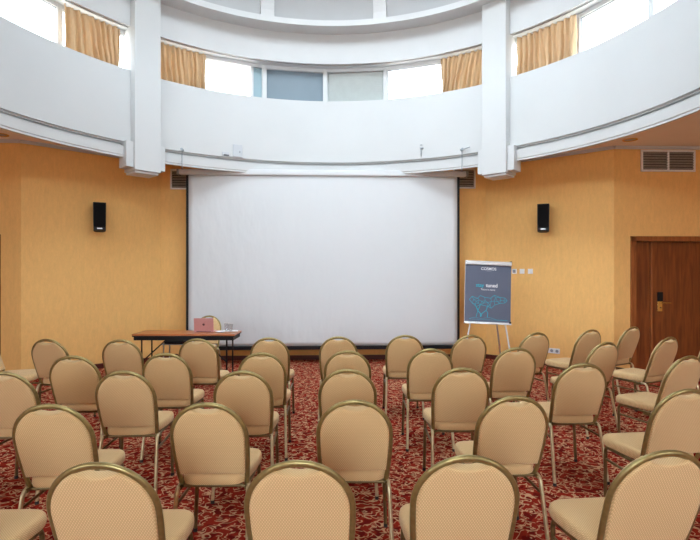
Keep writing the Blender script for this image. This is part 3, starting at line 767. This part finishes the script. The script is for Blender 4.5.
# ------------------------------------------------------------------ banquet chair
def make_chair():
    root = thing('banquet_chair', '', 'chair', group='beige banquet chairs set out in rows')
    yb, zb = -.130, .455; ya, za = -.290, .906        # foot and crown of the back hoop
    def P(x, tt): return Vector((x, yb + (ya - yb) * tt, zb + (za - zb) * tt))       # tt: 0 bottom, 1 crown
    H = (Vector((0, ya, za)) - Vector((0, yb, zb))).length
    hw = .194; hb = .181; ttop = 1 - .205 / H
    # hoop outline: straight sides widening upwards, then a half ellipse
    half = []
    half += [Vector((hb - .012, -.02, .402)), Vector((hb - .008, -.075, .405)), Vector((hb - .004, -.115, .425))]
    for k in range(1, 8):
        q = k / 8; half.append(P(hb + (hw - hb) * math.sin(q * PI / 2) ** 1.0, q * ttop))
    arc = []
    for k in range(0, 25):
        a = PI * k / 24; arc.append(P(hw * math.copysign(abs(math.cos(a)) ** 1.0, math.cos(a)), ttop + (1 - ttop) * math.sin(a) ** 1.0))
    left = [Vector((-p.x, p.y, p.z)) for p in reversed(half)]
    path = half + arc + left
    nb = Vector((0, za - zb, -(ya - yb))).normalized()       # normal of the back plane
    bm = bmesh.new(); tube(bm, path, .0138, 12, (.78, nb)); obj('back_frame', bm, 'gold', root, smooth=60)
    # back pad
    def outline(off):
        o = []; w1 = hw - .008; wb = hb - .006; t0 = .105
        for k in range(8): q = k / 8; tt = t0 + (ttop - t0) * q; o.append((wb + (w1 - wb) * math.sin(q * PI / 2), tt))
        for k in range(0, 49):
            a = PI * k / 48; x = w1 * math.copysign(abs(math.cos(a)) ** 1.0, math.cos(a)); tt = ttop + (1 - ttop - .008) * math.sin(a) ** 1.0
            dip = .080 * max(0, 1 - (x / .080) ** 2)
            o.append((x, tt - dip))
        for k in range(7, -1, -1): q = k / 8; tt = t0 + (ttop - t0) * q; o.append((-(wb + (w1 - wb) * math.sin(q * PI / 2)), tt))
        cx, ct = 0, .52
        return [(cx + (x - cx) * (1 - off), ct + (tt - ct) * (1 - off)) for x, tt in o]
    rg = []
    for off, d in ((0.12, -.021), (.04, -.0205), (.012, -.018), (.003, -.013), (0, -.007), (0, .012), (.006, .020), (.02, .026), (.06, .030), (.14, .032)):
        rg.append([P(x, tt) + nb * d for x, tt in outline(off)])
    bm = bmesh.new(); rings_solid(bm, rg); obj('backrest', bm, 'fabric', root, smooth=50)
    # seat pad
    def sol(sc_, z):
        o = []; n = 44
        for k in range(n):
            a = 2 * PI * k / n; x = math.copysign(abs(math.cos(a)) ** .34, math.cos(a)); y = math.copysign(abs(math.sin(a)) ** .34, math.sin(a))
            hwid = .170 + .042 * min(1, (y + 1) / 1.3)
            o.append(Vector((x * hwid * sc_, .057 + y * .218 * sc_, z + (.010 * (y < -.5) * 0))))
        return o
    rg = [sol(.93, .432), sol(.985, .436), sol(1, .448), sol(1.0, .468), sol(.985, .482), sol(.95, .491), sol(.86, .497), sol(.6, .501), sol(.3, .503)]
    bm = bmesh.new(); rings_solid(bm, rg); obj('seat', bm, 'fabric', root, smooth=50)
    # frame under the seat
    bm = bmesh.new()
    for y in (-.12, .20): tube(bm, [(-.178, y, .418), (.178, y, .418)], .010, 8)
    for s in (-1, 1): tube(bm, [(s * .178, -.150, .418), (s * .185, .215, .418)], .0115, 8)
    obj('seat_frame', bm, 'goldshade', root, smooth=60)
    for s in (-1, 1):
        l1 = obj('leg', TB(rounded([(s * .180, .15, .420), (s * .186, .222, .415), (s * .198, .205, .015)], .05), .0115, 10), 'goldshade', root, smooth=60)
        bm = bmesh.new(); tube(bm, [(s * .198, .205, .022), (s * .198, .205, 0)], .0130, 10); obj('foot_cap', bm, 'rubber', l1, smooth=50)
        l2 = obj('leg', TB(rounded([(s * .182, -.10, .425), (s * .190, -.160, .420), (s * .206, -.250, .015)], .05), .0115, 10), 'leglit', root, smooth=60)
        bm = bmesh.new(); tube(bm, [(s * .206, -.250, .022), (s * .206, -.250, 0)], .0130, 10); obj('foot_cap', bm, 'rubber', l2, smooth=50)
        obj('stretcher', TB([(s * .188, .213, .335), (s * .192, -.178, .335)], .0085, 8), 'goldshade', root, smooth=60)
    return root
proto = make_chair(); used = False
def kids(o): return [c for c in bpy.data.objects if c.parent == o]
PK = [(c, kids(c)) for c in kids(proto)]
def place(px, top_y, th, label, shape=None):
    global used
    s = (top_y - HY) / .668; Y = 505 / s; X = (px - 350) * (1 + .07 / Y) / s; th = math.radians(th)
    f_ = Vector((-math.sin(th), math.cos(th), 0)); loc = Vector((X, Y, 0)) + f_ * .290
    if not used: o = proto; used = True
    else:
        o = proto.copy(); COL.objects.link(o)
        for c, gs in PK:
            c2 = c.copy(); COL.objects.link(c2); c2.parent = o
            for g_ in gs: g2 = g_.copy(); COL.objects.link(g2); g2.parent = c2
    o.location = loc; o.rotation_euler = (0, 0, th); o['label'] = label
NUM = ['first', 'second', 'third', 'fourth', 'fifth', 'sixth', 'seventh', 'eighth', 'ninth', 'tenth']
ROWS = [
 ('in the row nearest the viewer', [(-78, 461, 2), (106, 461, 2), (300, 459, 0), (464.5, 454, 0), (657, 449, 6)]),
 ('in the second row from the viewer', [(56, 403, 5), (210, 401.5, 1), (354.5, 399, 0), (512, 395, 3), (682, 388, 6)]),
 ('in the middle row', [(9, 371, 3), (127, 370, 4), (244, 370, 3), (347.5, 368.5, 0), (460.5, 367, 0), (580, 362.5, 4), (684, 355, 20)]),
 ('in the fourth row from the viewer', [(76.5, 355, 4), (168, 352.5, 3), (262.5, 352, 2), (347.5, 350, 0), (430, 348, 0), (514.2, 347, 5), (603.5, 341.5, 22), (666, 336.5, 27), (714, 333, 27)]),
 ('in the row nearest the screen', [(50.5, 338.5, -6), (123, 339, 0), (199, 338, 0), (270, 337, 0), (338.5, 336, 0), (404.5, 334.5, 0), (469.5, 334.5, 11), (535, 332, 18), (589, 329, 23), (630.5, 326, 30)]),
]
for rname, lst in ROWS:
    for i, (px, ty, th) in enumerate(lst):
        which = 'leftmost' if i == 0 else ('rightmost' if i == len(lst) - 1 else NUM[i] + ' from left')
        place(px, ty, th, 'beige gold-framed banquet chair, %s %s' % (which, rname))
place(-14, 334.3, -75, 'beige banquet chair at the left edge turned to face right')
# the speaker's chair beyond the table, facing the room
sC = (315.6 - HY) / .668; YCc = 505 / sC
place(207.5, 315.6, 178, 'beige banquet chair behind the laptop, facing the rows')
o = [x for x in bpy.data.objects if x.get('label', '').startswith('beige banquet chair behind the laptop')][0]
o.location = Vector(((207.5 - 350) / sC, YCc - .225, 0))

# ------------------------------------------------------------------ light: daylight through the gallery windows, plus the added skylight and back windows
w = bpy.data.worlds.new('overcast_sky'); sc.world = w; w.use_nodes = True
N, L = w.node_tree.nodes, w.node_tree.links
bg = N['Background']; tc = N.new('ShaderNodeTexCoord'); sp = N.new('ShaderNodeSeparateXYZ'); L.new(tc.outputs['Generated'], sp.inputs[0])
cr = N.new('ShaderNodeValToRGB'); cr.color_ramp.elements[0].position = .45; cr.color_ramp.elements[0].color = (.55, .50, .45, 1)
cr.color_ramp.elements[1].position = .52; cr.color_ramp.elements[1].color = (.90, .96, 1.0, 1)
mr = N.new('ShaderNodeMapRange'); mr.inputs['From Min'].default_value = -1; L.new(sp.outputs['Z'], mr.inputs['Value']); L.new(mr.outputs[0], cr.inputs[0])
L.new(cr.outputs[0], bg.inputs['Color'])
dp = N.new('ShaderNodeVectorMath'); dp.operation = 'DOT_PRODUCT'; dp.inputs[1].default_value = Vector((-.42, -.86, .28)).normalized()    # the bright side of the cloudy sky
L.new(tc.outputs['Generated'], dp.inputs[0])
gl = N.new('ShaderNodeMapRange'); gl.interpolation_type = 'SMOOTHSTEP'; gl.inputs['From Min'].default_value = .0; gl.inputs['From Max'].default_value = 1
gl.inputs['To Min'].default_value = 6.6; gl.inputs['To Max'].default_value = 14.5
L.new(dp.outputs['Value'], gl.inputs['Value']); L.new(gl.outputs[0], bg.inputs['Strength'])
def portal(name, loc, rot, sx, sy):
    li = bpy.data.lights.new(name, 'AREA'); li.shape = 'RECTANGLE'; li.size = sx; li.size_y = sy; li.cycles.is_portal = True
    o = bpy.data.objects.new(name, li); COL.objects.link(o); o.matrix_world = BM @ (Matrix.Translation(loc) @ rot)
portal('daylight_portal', (0, 0, zt + .2), Matrix.Identity(4), 3.7, 3.7)
for (t0, t1_, z0, z1) in BW:
    portal('daylight_portal', (-SIDE + (t0 + t1_) / 2, BACK - .25, (z0 + z1) / 2), Matrix.Rotation(PI / 2, 4, 'X'), t1_ - t0, z1 - z0)
for (t0, t1_, z0, z1) in LW:
    portal('daylight_portal', (-SIDE - .25, 2.75 - (t0 + t1_) / 2, (z0 + z1) / 2), Matrix.Rotation(-PI / 2, 4, 'Y'), z1 - z0, t1_ - t0)
for k in range(24):
    d0 = -180 + 15 * k + 7.5; p = seg_pt(d0, RW + .12)
    # area lights shine along -Z: turn so that -Z points to the centre
    rot = Matrix.Rotation(-math.radians(d0), 4, 'Z') @ Matrix.Rotation(-PI / 2, 4, 'X')
    portal('daylight_portal', (p.x, p.y, (ZW0 + ZW1) / 2), rot, 1.1, .66)

# ------------------------------------------------------------------ camera
cam = bpy.data.cameras.new('camera'); co = bpy.data.objects.new('camera', cam); COL.objects.link(co); sc.camera = co
co.location = (0, 0, HC); co.rotation_euler = (PI / 2, 0, 0)
cam.sensor_width = 36; cam.lens = F / 700 * 36; cam.shift_y = (HY - 270) / 700; cam.clip_start = .05; cam.clip_end = 100
sc.view_settings.view_transform = 'Standard'; sc.view_settings.look = 'None'; sc.view_settings.gamma = 1; sc.view_settings.use_curve_mapping = False
sc.view_settings.exposure = 0.58
sc.cycles.use_denoising = True; sc.cycles.max_bounces = 10; sc.cycles.diffuse_bounces = 6; sc.cycles.transparent_max_bounces = 12
sc.cycles.sample_clamp_indirect = 6
